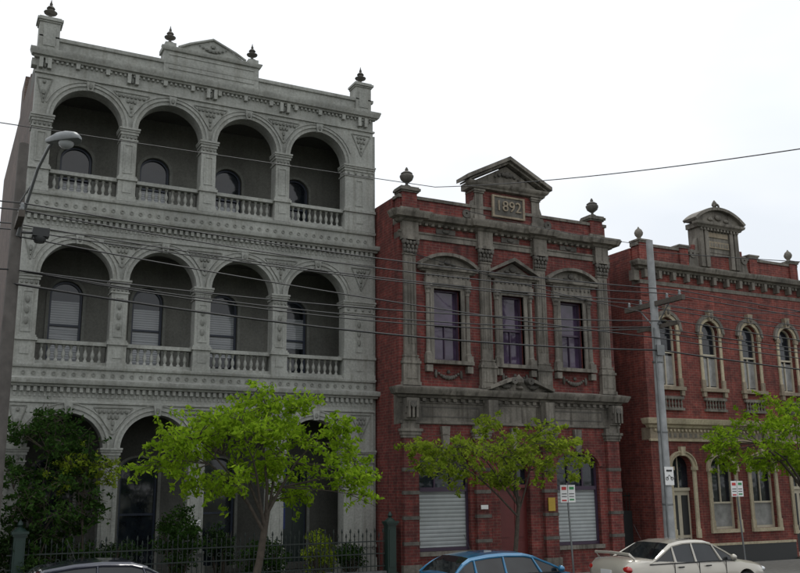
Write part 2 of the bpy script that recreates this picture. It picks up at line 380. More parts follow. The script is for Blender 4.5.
    for (z0,zb,zs,z1,rise,k) in floors:
        hwn=.45; ztop={'g':3.3,'m':8.2,'t':12.3}[k]; zf={'g':.35,'m':5.95,'t':10.6}[k]
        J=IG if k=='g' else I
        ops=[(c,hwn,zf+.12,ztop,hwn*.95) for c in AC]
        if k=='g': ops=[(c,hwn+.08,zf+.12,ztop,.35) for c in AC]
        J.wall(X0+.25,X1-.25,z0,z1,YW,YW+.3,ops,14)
        for i,(c,h,zb2,zz,rs) in enumerate(ops):
            bl={'m':[(.0,.93),(.0,.9),(.25,.93),(.45,.93)],'t':[(0,.55),(.1,.75),(0,.5),(0,.3)],'g':[None]*4}[k][i]
            sash(F,G,c,h-.002,zb2,zz,rs,YW+.16,.06,True,False,BL if bl else None,bl or (0,1))
            FW.ring(c,zz,h+.002,h+.09,YW-.04,YW-.001,ez=rs/h,n=18)
            for sg in (-1,1): FW.box(*(sorted((c+sg*(h+.002),c+sg*(h+.09)))),YW-.04,YW-.001,zb2,zz)
            if k=='g' and i==3:
                DG.box(c-h+.065,c+h-.065,YW+.05,YW+.08,zb2,2.6)
                for sg in (-1,1):
                    for a,b in ((.7,1.3),(1.45,2.45)): DG.box(c+sg*.22-.13,c+sg*.22+.13,YW+.03,YW+.049,a,b)
        S.box(X0,X0+.25,YB,YW,z0,z1); J.box(X1-.25,X1,YB,YW,z0,z1)
        J.profX(X0+.3,X1-.3,YW,[(0,zf+.02),(.02,zf+.02),(.02,zf+.2),(0,zf+.22)])
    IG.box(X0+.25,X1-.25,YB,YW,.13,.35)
    S.box(X0,X1,YW+.3,38,.13,14.3); S.box(X0,X0+.25,YW,YW+.3,.13,14.66); I.box(X1-.25,X1,YW,YW+.3,.13,14.66)
    S.box(X0,X0+.3,YW+.3,38,14.3,14.9); S.box(X1-.3,X1,YW+.3,38,14.3,14.9)
    S.box(X0+.02,X0+.7,30,31.3,14.9,16.0)
    R.box(X0+.3,X1-.3,YW+.31,37.9,14.3,14.45)
    BN=P('hanging_banner',E,M['banner']); BN.box(8.95,9.4,Y+.75,Y+.78,1.6,3.3); BN.tube([(8.9,Y+.765,3.3),(9.45,Y+.765,3.3)],.02,6)
    NP=P('number_plate',E,M['signw']); NP.box(6.42,6.68,Y-.12,Y-.10,1.6,1.95); text('11',6.55,Y-.125,1.78,.24,M['black'],E,'house_number',.003)
    D=P('downpipe',E,M['white']); D.tube([(11.97,Y+.1,.2),(11.97,Y+.1,13.9)],.05,8)
white_terrace()

# ================================================================== 1892 BUILDING
def building_1892():
    E=empty('brick_commercial_building')
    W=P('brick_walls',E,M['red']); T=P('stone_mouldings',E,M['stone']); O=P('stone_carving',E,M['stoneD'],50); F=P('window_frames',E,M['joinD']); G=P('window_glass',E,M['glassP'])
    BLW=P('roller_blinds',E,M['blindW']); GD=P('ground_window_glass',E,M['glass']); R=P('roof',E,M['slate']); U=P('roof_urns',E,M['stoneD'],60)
    X0,X1=12.04,20.1; Y=23.5; YB=23.9; C=16.1
    PX=[12.37,15.05,17.15,19.7]
    WN=[(13.68,.48),(16.08,.42),(18.4,.46)]
    W.wall(X0,X1,5.66,10.15,Y,YB,[(c,h,6.45,8.66,0) for c,h in WN])
    W.box(X0,X1,YB,36,.13,10.9); W.box(X0,X0+.3,YB,36,10.9,11.5); W.box(X1-.3,X1,YB,36,10.9,11.5); R.box(X0+.3,X1-.3,YB+.4,35.9,10.9,11.05)
    gops=[(13.5,.86,.95,3.45,.42),(15.95,.55,.2,3.45,.30),(18.35,.84,.95,3.35,.42)]
    W.wall(X0,X1,.13,4.55,Y,YB,gops,16)
    for i,x in enumerate(PX):
        w=.20
        T.box(x-w-.07,x+w+.07,Y-.16,Y-.001,5.70,6.30); T.box(x-w-.1,x+w+.1,Y-.19,Y-.001,6.30,6.38); T.box(x-w-.1,x+w+.1,Y-.19,Y-.001,5.66,5.76)
        T.box(x-w+.0,x+w-.0,Y-.175,Y-.161,5.86,6.2)
        T.steps(x-w,x+w,Y-.10,Y-.001,6.38,[(.08,.06),(.05,.03),(.05,.045)])
        T.box(x-w,x+w,Y-.10,Y-.001,6.56,9.60)
        for q in range(4):
            xx=x-w+.05+q*(2*w-.10)/3; T.tube([(xx,Y-.10,6.9),(xx,Y-.10,9.5)],.026,6)
        T.box(x-w-.02,x+w+.02,Y-.13,Y-.001,9.60,9.65)
        for r,(zz,sp,k) in enumerate(((9.72,.19,5),(9.84,.21,4),(9.96,.24,5))):
            for q in range(k): O.blob(x-sp+2*sp*q/(k-1),Y-.13-.02*r,zz,.055,.05,.075)
        T.box(x-w,x+w,Y-.10,Y-.001,9.65,10.05)
        for sg in (-1,1): O.ring(x+sg*.22,10.0,.02,.065,Y-.2,Y-.10,0,2*pi,10)
        T.box(x-w-.09,x+w+.09,Y-.2,Y-.001,10.06,10.15)
    T.box(X0,X1,Y-.05,Y+.3,10.15,10.34); T.profX(X0+.02,X1-.02,Y-.04,[(0,10.3),(.04,10.31),(.05,10.36),(0,10.37)])
    W.box(X0,X1,Y,Y+.3,10.34,10.60)
    for x in PX: T.box(x-.27,x+.27,Y-.17,Y-.001,10.152,10.62)
    for x,h in WN:
        O.box(x-.34,x+.34,Y-.03,Y-.001,10.40,10.56); O.blob(x,Y-.04,10.48,.14,.05,.07)
    n=34
    for i in range(n):
        x=X0+.1+(X1-X0-.2)*(i+.5)/n; T.box(x-.05,x+.05,Y-.12,Y-.001,10.58,10.66)
    T.profX(X0,X1,Y,[(0,10.6),(.10,10.64),(.14,10.70),(.28,10.73),(.32,10.82),(.35,10.88),(.35,10.92),(.05,10.98),(0,11.0)])
    for x in PX: T.profX(x-.27,x+.27,Y-.10,[(0,10.6),(.10,10.642),(.14,10.702),(.28,10.732),(.32,10.822),(.35,10.882),(.35,10.922),(.05,10.982),(0,11.002)])
    T.box(X0,X1,Y+.02,Y+.38,10.6,11.05)
    W.box(X0+.05,X1-.05,Y+.04,Y+.34,11.05,11.42)
    T.box(X0+.0,X1-.0,Y-.01,Y+.39,11.42,11.52); 
    for x in (12.42,19.65):
        W.box(x-.26,x+.26,Y-.03,Y+.42,11.0,11.6); T.steps(x-.26,x+.26,Y-.03,Y+.42,11.6,[(.05,.04),(.08,.09),(.05,.05)])
        T.box(x-.32,x+.32,Y-.06,Y+.44,11.0,11.12); U.lathe(x,Y+.15,11.78,URN,12,.95)
    W.box(14.75,17.35,Y+.05,Y+.5,11.05,12.2)
    for x in (14.95,17.15):
        T.box(x-.2,x+.2,Y-.04,Y+.5,11.0,11.2); T.box(x-.15,x+.15,Y-.0,Y+.5,11.2,11.95); T.steps(x-.16,x+.16,Y-.02,Y+.5,11.95,[(.06,.02),(.06,.05)])
        sg=-1 if x<16 else 1
        T.prism([(x+sg*.15,11.05),(x+sg*.62,11.05),(x+sg*.55,11.22),(x+sg*.34,11.3),(x+sg*.24,11.6),(x+sg*.15,11.85)][::sg],Y+.03,Y+.22)
        O.ring(x+sg*.48,11.2,.04,.14,Y-.01,Y+.25,0,2*pi,14)
    T.box(15.12,16.98,Y+.0,Y+.05,11.05,11.12)
    T.profX(14.72,17.38,Y+.02,[(0,12.07),(.10,12.10),(.12,12.16),(.18,12.2),(.22,12.27),(.22,12.30),(0,12.31)])
    T.box(14.6,17.5,Y+.02,Y+.52,12.1,12.305)
    T.prism([(14.7,12.305),(17.4,12.305),(16.05,13.02)],Y+.02,Y+.5)
    for a,b in (((14.42,12.33),(16.05,13.16)),((17.68,12.33),(16.05,13.16))):
        s=1 if b[0]>a[0] else -1
        T.prism([a,(a[0],a[1]+.13),(b[0],b[1]+.13),b][::s],Y-.26,Y+.5)
        T.prism([(a[0]+s*.12,a[1]-.03),(a[0]+s*.12,a[1]+.03),(b[0],b[1]-.003),(b[0],b[1]-.09)][::s],Y-.14,Y+.48)
    O.swag(15.6,16.5,12.6,Y-.01,-.12,.07,7)
    O.blob(16.05,Y-.01,12.72,.12,.06,.12)
    PL=P('date_panel',E,M['stoneD']); PL.box(15.5,16.6,Y-.03,Y+.012,11.28,11.9);  # panel in a darker stone; the numerals' relief shadow is in its colour
    fr=P('date_panel_frame',E,M['tan']); 
    for q in ((15.42,16.68,11.22,11.28),(15.42,16.68,11.9,11.96),(15.42,15.5,11.28,11.9),(16.6,16.68,11.28,11.9)): fr.box(q[0],q[1],Y-.06,Y+.012,q[2],q[3])
    text('1892',16.05,Y-.05,11.6,.50,M['tan'],E,'date_numerals',.02)  # numerals lighter than the panel, painted to read as lit relief
    for i,(c,h) in enumerate(WN):
        zt=8.66
        for sg in (-1,1):
            xa,xb=sorted((c+sg*h,c+sg*(h+.13))); T.box(xa,xb,Y-.06,Y+.1,6.45,zt)
            x=c+sg*(h+.22); T.lathe(x,Y-.06,6.62,[(.10,0),(.10,.05),(.075,.08),(.07,.2),(.062,1.85),(.08,1.87),(.07,1.9),(.10,2.05),(.10,2.1)],10)
            T.box(x-.11,x+.11,Y-.18,Y-.001,6.45,6.62); T.box(x-.11,x+.11,Y-.18,Y-.001,8.72,8.80)
            for q in range(3): O.blob(x-.06+.06*q,Y-.14,8.63,.03,.03,.05)
            T.box(x-.1,x+.1,Y-.16,Y-.001,6.10,6.30)
        T.box(c-h-.34,c+h+.34,Y-.20,Y+.05,6.34,6.45); T.box(c-h-.2,c+h+.2,Y-.03,Y+.1,8.66,8.80)
        e=h+.32
        T.box(c-e,c+e,Y-.15,Y-.001,8.80,8.95); T.box(c-e+.03,c+e-.03,Y-.12,Y-.001,8.95,9.16)
        T.profX(c-e,c+e,Y,[(0,9.14),(.14,9.16),(.16,9.2),(.22,9.22),(.24,9.28),(.24,9.3),(0,9.31)])
        for q in range(9): O.blob(c-e+.1+(2*e-.2)*q/8,Y-.13,9.05,.035,.03,.05)
        if i==1:
            T.prism([(c-e,9.31),(c+e,9.31),(c,9.72)],Y-.08,Y-.001)
            for sg in (-1,1):
                T.prism([(c+sg*(e+.24),9.31),(c+sg*(e+.24),9.39),(c,9.88),(c,9.76)][::-sg],Y-.25,Y-.001)
        else:
            ee=e+.2; ri=.36; r=(ee*ee+ri*ri)/(2*ri); zc=9.31+ri-r; th=math.asin(ee/r)
            T.ring(c,zc,r,r+.10,Y-.25,Y-.001,pi/2-th,pi/2+th,20)
            T.prism([(c+r*.998*cos(pi/2-th*.98+2*th*.98*q/14),max(9.3,zc+r*.998*sin(pi/2-th*.98+2*th*.98*q/14))) for q in range(15)],Y-.07,Y-.001)
        O.blob(c,Y-.1,9.5,.13,.05,.1); O.blob(c-.22,Y-.1,9.42,.1,.04,.05); O.blob(c+.22,Y-.1,9.42,.1,.04,.05)
        sash(F,G,c,h,6.45,8.66,0,Y+.22,.06,True,True)
        O.swag(c-.42,c+.42,6.14,Y-.03,.2,.055,11); 
        for sg in (-1,1): O.blob(c+sg*.44,Y-.03,6.05,.05,.05,.14)
        O.blob(c,Y-.03,6.12,.06,.05,.06)
    T.box(X0,X1,Y-.03,Y+.3,5.55,5.66)
    T.profX(X0,X1,Y,[(0,5.30),(.10,5.32),(.14,5.38),(.26,5.41),(.30,5.50),(.33,5.56),(.33,5.60),(.05,5.67),(0,5.68)])
    T.box(X0,X1,Y-.02,YB,4.55,5.55)
    for i in range(30):
        x=X0+.1+(X1-X0-.2)*(i+.5)/30; T.box(x-.06,x+.06,Y-.11,Y-.019,5.22,5.31)
    T.profX(X0+.02,X1-.02,Y-.02,[(0,5.16),(.03,5.17),(.03,5.21),(0,5.22)]); T.profX(X0+.02,X1-.02,Y-.02,[(0,4.56),(.05,4.57),(.05,4.64),(0,4.66)])
    for (xa,xb) in ((12.75,14.75),(17.45,19.45)):
        O.box(xa,xb,Y-.03,Y-.021,4.76,4.80); O.box(xa,xb,Y-.03,Y-.021,5.04,5.08)
        for x in (xa,xb-.04): O.box(x,x+.04,Y-.03,Y-.021,4.8,5.04)
    for x in (12.3,19.85):
        for (a,b,o) in ((5.28,5.02,.34),(5.02,4.85,.26),(4.85,4.66,.2),(4.66,4.42,.12)):
            T.box(x-.2,x+.2,Y-o,Y-.021,b,a)
        O.ring(x,5.1,.03,.1,Y-.38,Y-.34,0,2*pi,12); 
        for q in range(3): T.box(x-.16+.13*q,x-.10+.13*q,Y-.37,Y-.2,4.72,5.2)
    for sg in (-1,1):
        T.prism([(16.1+sg*1.2,5.62),(16.1+sg*1.2,5.70),(16.1+sg*.35,6.02),(16.1+sg*.30,5.93)][::-sg],Y-.42,Y-.05)
        O.ring(16.1+sg*.30,5.92,.02,.11,Y-.44,Y-.05,0,2*pi,14)
        T.box(16.1+sg*1.05-.17,16.1+sg*1.05+.17,Y-.34,Y-.021,4.7,5.3)
    T.prism([(15.1,5.62),(17.1,5.62),(16.4,5.92),(15.8,5.92)],Y-.20,Y-.02)
    T.lathe(16.1,Y-.2,5.68,[(.12,0),(.14,.04),(.08,.1),(.16,.2),(.15,.32),(.06,.40),(.02,.46)],12)
    O.swag(15.35,15.85,5.85,Y-.24,.1,.07,7); O.swag(16.35,16.85,5.85,Y-.24,.1,.07,7)
    for x in (12.33,14.75,17.2,19.75):
        W.box(x-.24,x+.24,Y-.12,Y-.001,.5,4.15)
        T.box(x-.29,x+.29,Y-.17,Y-.001,.13,.62); T.steps(x-.25,x+.25,Y-.12,Y-.001,4.15,[(.08,.03),(.1,.06),(.08,.1),(.14,.02)])
        for zz in (1.15,1.85,2.55,3.2): O.box(x-.255,x+.255,Y-.135,Y-.001,zz,zz+.10)
    for cx,h,zb,zs,rs in gops:
        W.ring(cx,zs,h+.002,h+.16,Y-.06,Y-.001,ez=(rs+.1)/(h+.1),n=20)
        T.prism([(cx-.09,zs+rs-.02),(cx+.09,zs+rs-.02),(cx+.14,4.5),(cx-.14,4.5)],Y-.14,Y-.001)
        if cx!=15.95:
            sash(F,GD,cx,h,zb,zs,rs,Y+.2,.07,False,False)
            F.box(cx-h+.07,cx+h-.07,Y+.1,Y+.197,2.62,2.74)
            BLW.add([(cx-h+.07,Y+.192,zb+.1),(cx+h-.07,Y+.192,zb+.1),(cx+h-.07,Y+.192,2.62),(cx-h+.07,Y+.192,2.62)],[(0,1,2,3)])
            T.box(cx-h-.05,cx+h+.05,Y-.08,Y+.1,zb-.12,zb)
            for q in (-.28,.28): F.box(cx+q-.025,cx+q+.025,Y+.14,Y+.19,2.74,zs+rs*.85)
    D=P('entrance_door',E,M['doorR']); cx=15.95
    D.box(cx-.55,cx+.55,Y+.22,Y+.3,.2,2.7)
    for sg in (-1,1):
        for a,b in ((.4,1.1),(1.25,2.5)):
            D.box(cx+sg*.27-.17,cx+sg*.27+.17,Y+.2,Y+.219,a,b)
    GD.disc(cx,3.45,.548,2.7,.30,Y+.25); D.box(cx-.55,cx+.55,Y+.12,Y+.3,2.7,2.8)
    T.box(cx-.7,cx+.7,Y-.35,Y+.3,.13,.2)
    SP=P('wall_plaques',E,M['yellow']); SP.box(17.05,17.30,Y-.175,Y-.145,2.0,2.4)
    SP2=P('wall_notice',E,M['signw']); SP2.box(14.62,14.86,Y-.175,Y-.145,2.1,2.22)
building_1892()

# ================================================================== RIGHT BUILDING
def building_right():
    E=empty('brick_hotel_building')
    W=P('brick_walls',E,M['red2']); T=P('grey_mouldings',E,M['grey']); TT=P('tan_mouldings',E,M['tan']); K=P('cream_surrounds',E,M['cream']); O=P('carving',E,M['grey'],50)
    F=P('window_frames',E,M['joinC']); G=P('window_glass',E,M['glass']); CU=P('curtains',E,M['curtain']); D=P('black_dado',E,M['black']); R=P('roof',E,M['slate'])
    X0,X1=21.45,29.55; Y=23.5; YB=23.9
    WX=[22.5,24.53,26.5,28.45]
    W.wall(X0,X1,4.94,9.6,Y,YB,[(c,.42,6.05,8.05,.42) for c in WX],18)
    W.box(X0,X1,YB,37,.13,10.3); R.box(X0+.25,X1-.2,YB+.1,36.8,10.3,10.45); W.box(X0,X0+.25,YB,37,10.3,10.95)
    for c in WX:
        sash(F,G,c,.42,6.05,8.05,.42,Y+.2,.06,True,True,CU,(.02,.55))
        K.ring(c,8.05,.422,.54,Y-.07,Y-.001,n=22); T.ring(c,8.05,.54,.66,Y-.11,Y-.001,n=22)
        for sg in (-1,1):
            xa,xb=sorted((c+sg*.422,c+sg*.54)); K.box(xa,xb,Y-.05,Y-.001,6.05,8.05)
            TT.box(xa-.04,xb+.04,Y-.09,Y-.001,7.90,8.048)
            TT.box(xa-.02,xb+.02,Y-.08,Y-.001,6.055,6.35)
            O.blob(c+sg*.62,Y-.08,8.05,.06,.06,.07)
        TT.prism([(c-.08,8.46),(c+.08,8.46),(c+.13,8.86),(c-.13,8.86)],Y-.17,Y-.001); O.blob(c,Y-.17,8.66,.07,.06,.12)
        TT.box(c-.62,c+.62,Y-.14,Y-.001,5.93,6.05)
        for sg in (-1,1): TT.box(c+sg*.5-.07,c+sg*.5+.07,Y-.11,Y-.001,5.75,5.93)
        for q in range(7): T.lathe(c-.42+.14*q,Y-.05,5.32,[(.045,0),(.045,.03),(.02,.06),(.045,.14),(.02,.24),(.04,.27),(.04,.3)],6)
        T.box(c-.52,c+.52,Y-.1,Y-.001,5.24,5.32); T.box(c-.52,c+.52,Y-.1,Y-.001,5.62,5.72)
    xs=[X0]+[q for c in WX for q in (c-.68,c+.68)]+[X1]
    for a,b in zip(xs[0::2],xs[1::2]): W.box(a+.002,b,Y-.03,Y-.001,7.9,7.97); W.box(a+.002,b,Y-.03,Y-.001,9.2,9.27)
    T.box(X0,X1,Y-.03,YB,9.6,9.74); W.box(X0,X1,Y,YB,9.74,10.06)
    n=44
    for i in range(n):
        x=X0+.08+(X1-X0-.16)*(i+.5)/n; T.box(x-.045,x+.045,Y-.11,Y-.001,10.0,10.1)
    n=13
    for i in range(n):
        x=X0+.15+(X1-X0-.3)*i/(n-1); T.prism([(x-.06,9.80),(x+.06,9.80),(x+.07,10.08),(x-.07,10.08)],Y-.2,Y-.001)
    T.profX(X0,X1,Y,[(0,10.08),(.14,10.1),(.18,10.16),(.30,10.19),(.34,10.28),(.36,10.32),(.36,10.36),(.05,10.43),(0,10.44)])
    T.box(X0,X1,Y+.01,YB,10.06,10.5)
    W.box(X0+.04,X1-.04,Y+.05,Y+.35,10.5,10.98); T.box(X0,X1,Y-.0,Y+.4,10.98,11.08)
    for x in (X0+.26,23.6,27.1,X1-.26):
        W.box(x-.2,x+.2,Y-.03,Y+.42,10.45,11.08); T.steps(x-.2,x+.2,Y-.03,Y+.42,11.08,[(.06,.04),(.06,.07)])
    for x in (X0+.26,X1-.26):
        T.lathe(x,Y+.18,11.2,[(.12,0),(.12,.05),(.06,.1),(.14,.2),(.16,.28),(.12,.38),(.04,.45),(.02,.5)],12)
    c=25.35
    W.box(c-1.25,c+1.25,Y+.04,Y+.45,10.5,11.3)
    T.box(c-.95,c+.95,Y-.02,Y+.5,11.08,12.0)
    for sg in (-1,1):
        for k_ in (.62,.88): T.box(c+sg*k_-.09,c+sg*k_+.09,Y-.1,Y+.3,10.5,11.95)
        T.prism([(c+sg*1.0,10.5),(c+sg*1.5,10.5),(c+sg*1.42,10.85),(c+sg*1.18,10.95),(c+sg*1.08,11.4),(c+sg*1.0,11.6)][::sg],Y+.02,Y+.2)
        O.ring(c+sg*1.3,10.95,.04,.16,Y-.02,Y+.22,0,2*pi,14)
    PB=P('name_panel',E,M['tan']); PB.box(c-.5,c+.5,Y-.06,Y-.021,11.25,11.5); PB.box(c-.5,c+.5,Y-.05,Y-.021,11.66,11.84)
    LT=P('name_lettering',E,M['grey'])
    for i in range(7): LT.box(c-.42+.13*i,c-.34+.13*i,Y-.07,Y-.06,11.3,11.44)
    T.profX(c-1.0,c+1.0,Y-.05,[(0,11.96),(.10,11.98),(.13,12.04),(.2,12.08),(.22,12.14),(.22,12.17),(0,12.18)]); T.box(c-1.05,c+1.05,Y-.002,Y+.5,11.99,12.175)
    for i in range(12): T.box(c-.95+.165*i,c-.87+.165*i,Y-.16,Y-.051,11.88,11.965)
    e=1.2; ri=.48; r=(e*e+ri*ri)/(2*ri); zc=12.2+ri-r; th=math.asin(e/r)
    T.ring(c,zc,r,r+.11,Y-.26,Y+.4,pi/2-th,pi/2+th,24)
    T.prism([(c+r*.999*cos(pi/2-th*.99+2*th*.99*q/16),zc+r*.999*sin(pi/2-th*.99+2*th*.99*q/16)) for q in range(17)],Y-.1,Y+.35)
    O.blob(c,Y-.12,12.42,.2,.06,.12); O.blob(c-.4,Y-.12,12.33,.15,.05,.08); O.blob(c+.4,Y-.12,12.33,.15,.05,.08)
    T.lathe(c,Y+.0,12.78,[(.14,0),(.12,.05),(.06,.09),(.11,.17),(.09,.25),(.02,.36)],10); O.ring(c,12.85,.09,.14,Y-.12,Y-.06,0,pi,10)
    K.profX(X0,X1,Y,[(0,4.62),(.10,4.64),(.14,4.72),(.26,4.76),(.30,4.86),(.32,4.93),(0,4.97)])
    TT.box(X0,X1,Y-.03,YB,4.24,4.64); K.profX(X0,X1,Y-.03,[(0,4.18),(.04,4.19),(.05,4.25),(0,4.27)]); W.box(X0,X1,Y,YB,4.64,4.94)
    for i in range(46):
        x=X0+.1+(X1-X0-.2)*(i+.5)/46; K.box(x-.04,x+.04,Y-.09,Y-.031,4.52,4.6)
    rel=P('frieze_lettering',E,M['grey']); 
    for i in range(30):
        x=X0+.5+(X1-X0-1.)*(i+.5)/30; rel.box(x-.06,x+.05,Y-.04,Y-.031,4.32,4.46)
    gops=[(22.75,.46,.2,3.35,.36),(24.6,.56,1.25,3.3,.42),(26.55,.58,1.25,3.3,.42),(28.55,.50,.2,3.35,.36)]
    W.wall(X0,X1,.13,4.24,Y,YB,gops,18)
    for i,(c,h,zb,zs,rs) in enumerate(gops):
        K.ring(c,zs,h+.002,h+.12,Y-.06,Y-.001,ez=(rs+.02)/h,n=22); K.ring(c,zs,h+.12,h+.17,Y-.10,Y-.001,ez=(rs+.02)/h,n=22)
        K.prism([(c-.07,zs+rs),(c+.07,zs+rs),(c+.11,zs+rs+.3),(c-.11,zs+rs+.3)],Y-.15,Y-.001)
        for sg in (-1,1):
            xa,xb=sorted((c+sg*(h+.002),c+sg*(h+.14))); K.box(xa,xb,Y-.06,Y-.001,max(zb,1.0),zs-.12); K.box(xa-.04,xb+.04,Y-.11,Y-.001,zs-.12,zs)
            K.box(xa-.02,xb+.02,Y-.08,Y-.001,max(zb,1.0)+.001,max(zb,1.0)+.3)
        if i in (1,2):
            sash(F,G,c,h,zb,zs,rs,Y+.2,.06,False,False); CU.add([(c-h+.06,Y+.194,zb+.08),(c+h-.06,Y+.194,zb+.08),(c+h-.06,Y+.194,2.1),(c-h+.06,Y+.194,2.1)],[(0,1,2,3)])
            F.box(c-h+.06,c+h-.06,Y+.13,Y+.195,2.1,2.16); F.box(c-.02,c+.02,Y+.14,Y+.195,2.16,zs+rs-.06)
            CU.add([(c-h+.08,Y+.196,2.3),(c-h+.3,Y+.196,2.3),(c-h+.16,Y+.196,zs+.1),(c-h+.08,Y+.196,zs+.1)],[(0,1,2,3)])
            K.box(c-h-.16,c+h+.16,Y-.1,Y-.001,zb-.12,zb)
        else:
            Dd=P('panelled_door',E,M['joinC']); Dd.box(c-h,c+h,Y+.22,Y+.3,.2,2.55)
            for sg in (-1,1):
                for a,b in ((.35,1.0),(1.1,2.4)): D.box(c+sg*.23-.14,c+sg*.23+.14,Y+.2,Y+.219,a,b)
            Dd.box(c-h,c+h,Y+.16,Y+.3,2.55,2.65); G.disc(c,zs,h-.002,2.65,rs,Y+.24); Dd.box(c-.02,c+.02,Y+.2,Y+.238,2.65,zs+rs-.03)
            T.box(c-h-.1,c+h+.1,Y-.3,Y+.2,.13,.2)
    for a,b in ((X0,22.15),(23.35,27.9),(29.2,X1)): D.box(a,b,Y-.05,Y-.001,.13,.72); K.box(a,b,Y-.07,Y-.001,.72,.80)
    D.box(X0-.04,X0-.001,Y-.05,30,.13,.72)
    T.box(X0-.25,X0-.001,Y+.0,Y+.25,9.7,10.06)
building_right()

def neighbour(name,x0,x1,y,h,mat,nw):
    E=empty(name); W=P('walls',E,mat); G=P('window_glass',E,M['glass']); F=P('window_frames',E,M['joinC']); T=P('cornice',E,M['grey']); R=P('roof',E,M['slate'])
    ws=[x0+(x1-x0)*(i+.5)/nw for i in range(nw)]
    W.wall(x0,x1,.13,4.2,y,y+.35,[(c,.55,1.0,3.1,.3) for c in ws]); W.wall(x0,x1,4.2,h,y,y+.35,[(c,.5,5.2,7.2,.3) for c in ws])
    for c in ws: sash(F,G,c,.55,1.0,3.1,.3,y+.2); sash(F,G,c,.5,5.2,7.2,.3,y+.2)
    W.box(x0,x1,y+.35,y+12,.13,h-.3); R.box(x0+.1,x1-.1,y+.4,y+11.9,h-.3,h-.2)
    T.profX(x0,x1,y,[(0,h-.35),(.2,h-.3),(.3,h-.1),(.3,h),(0,h+.02)]); T.profX(x0,x1,y,[(0,4.1),(.12,4.15),(.12,4.3),(0,4.32)])
neighbour('brick_shop_building',29.75,41,23.6,8.2,M['red'],4)
neighbour('rendered_shop_building',41.1,60,23.6,9.0,M['whiteD'],6)
neighbour('brick_house',-12,-.6,26.5,8.0,M['brown'],4)

E=empty('lane_gate'); g=P('gate_boards',E,M['black']); g2=P('gate_grille',E,M['iron'])
g.box(20.14,21.42,24.6,24.66,.13,1.9)
for i in range(9): g2.tube([(20.2+i*.145,24.63,1.9),(20.2+i*.145,24.63,2.5)],.014,5)
g2.tube([(20.14,24.63,2.4),(21.42,24.63,2.4)],.02,5)

# ================================================================== GROUND
def sheet(name,x0,x1,y0,y1,z,mat):
    p=P(name,None,mat,0); p.add([(x0,y0,z),(x1,y0,z),(x1,y1,z),(x0,y1,z)],[(0,1,2,3)])
sheet('ground',-900,900,-900,900,-.02,M['soil'])
sheet('road',-300,300,2.4,19.25,-.012,M['asphalt'])
p=P('pavement',None,M['path']); p.box(-300,300,19.45,23.5,-.01,.13); p.box(-300,300,-3,2.2,-.01,.13)
p.box(-300,300,23.5,26,-.01,.126)
p=P('kerb',None,M['kerb']); p.box(-300,300,19.25,19.447,-.01,.133); p.box(-300,300,2.203,2.4,-.01,.133)
p=P('road_markings',None,M['paint'],0)
for i in range(-20,30): p.add([(i*6,10.7,-.008),(i*6+3,10.7,-.008),(i*6+3,10.82,-.008),(i*6,10.82,-.008)],[(0,1,2,3)])
for i in range(-12,18): p.add([(i*6.2,17.0,-.008),(i*6.2+.1,17.0,-.008),(i*6.2+.1,19.2,-.008),(i*6.2,19.2,-.008)],[(0,1,2,3)])

# ================================================================== FENCE
E=empty('iron_fence'); pl=P('bluestone_plinth',E,M['kerb']); ir=P('pickets',E,M['iron'])
pl.box(1.7,11.55,23.42,23.68,.13,.5)
n=78
for i in range(n):
    x=1.9+9.6*i/(n-1); z=1.52 if i%2 else 1.40
    ir.tube([(x,23.55,.5),(x,23.55,z)],.012,5); ir.lathe(x,23.55,z,[(.012,0),(.03,.04),(.006,.13)],5)
for z in (.62,.95,1.28): ir.box(1.8,11.55,23.53,23.57,z,z+.03)
for i in range(n//2):
    x=1.96+9.5*i/(n//2); ir.ring(x,1.12,.035,.052,23.54,23.56,0,2*pi,8)
def gatepost(x):
    E=empty('iron_gate_post'); g=P('post',E,M['green'])
    g.box(x-.17,x+.17,23.38,23.72,.13,.45); g.box(x-.13,x+.13,23.42,23.68,.45,1.72); g.steps(x-.13,x+.13,23.42,23.68,1.72,[(.05,.03),(.06,.06)])
    g.lathe(x,23.55,1.83,[(.17,0),(.10,.06),(.04,.1),(.07,.15),(.05,.21),(.01,.26)],8)
    g.box(x-.09,x+.09,23.40,23.419,.6,1.6)
for x in (2.05,11.72): gatepost(x)
E=empty('brick_gate_pillar'); g=P('pillar',E,M['red']); g.box(1.05,1.55,23.35,23.85,.13,2.6); g2=P('cap',E,M['stone']); g2.steps(1.05,1.55,23.35,23.85,2.6,[(.08,.06),(.1,.03)])

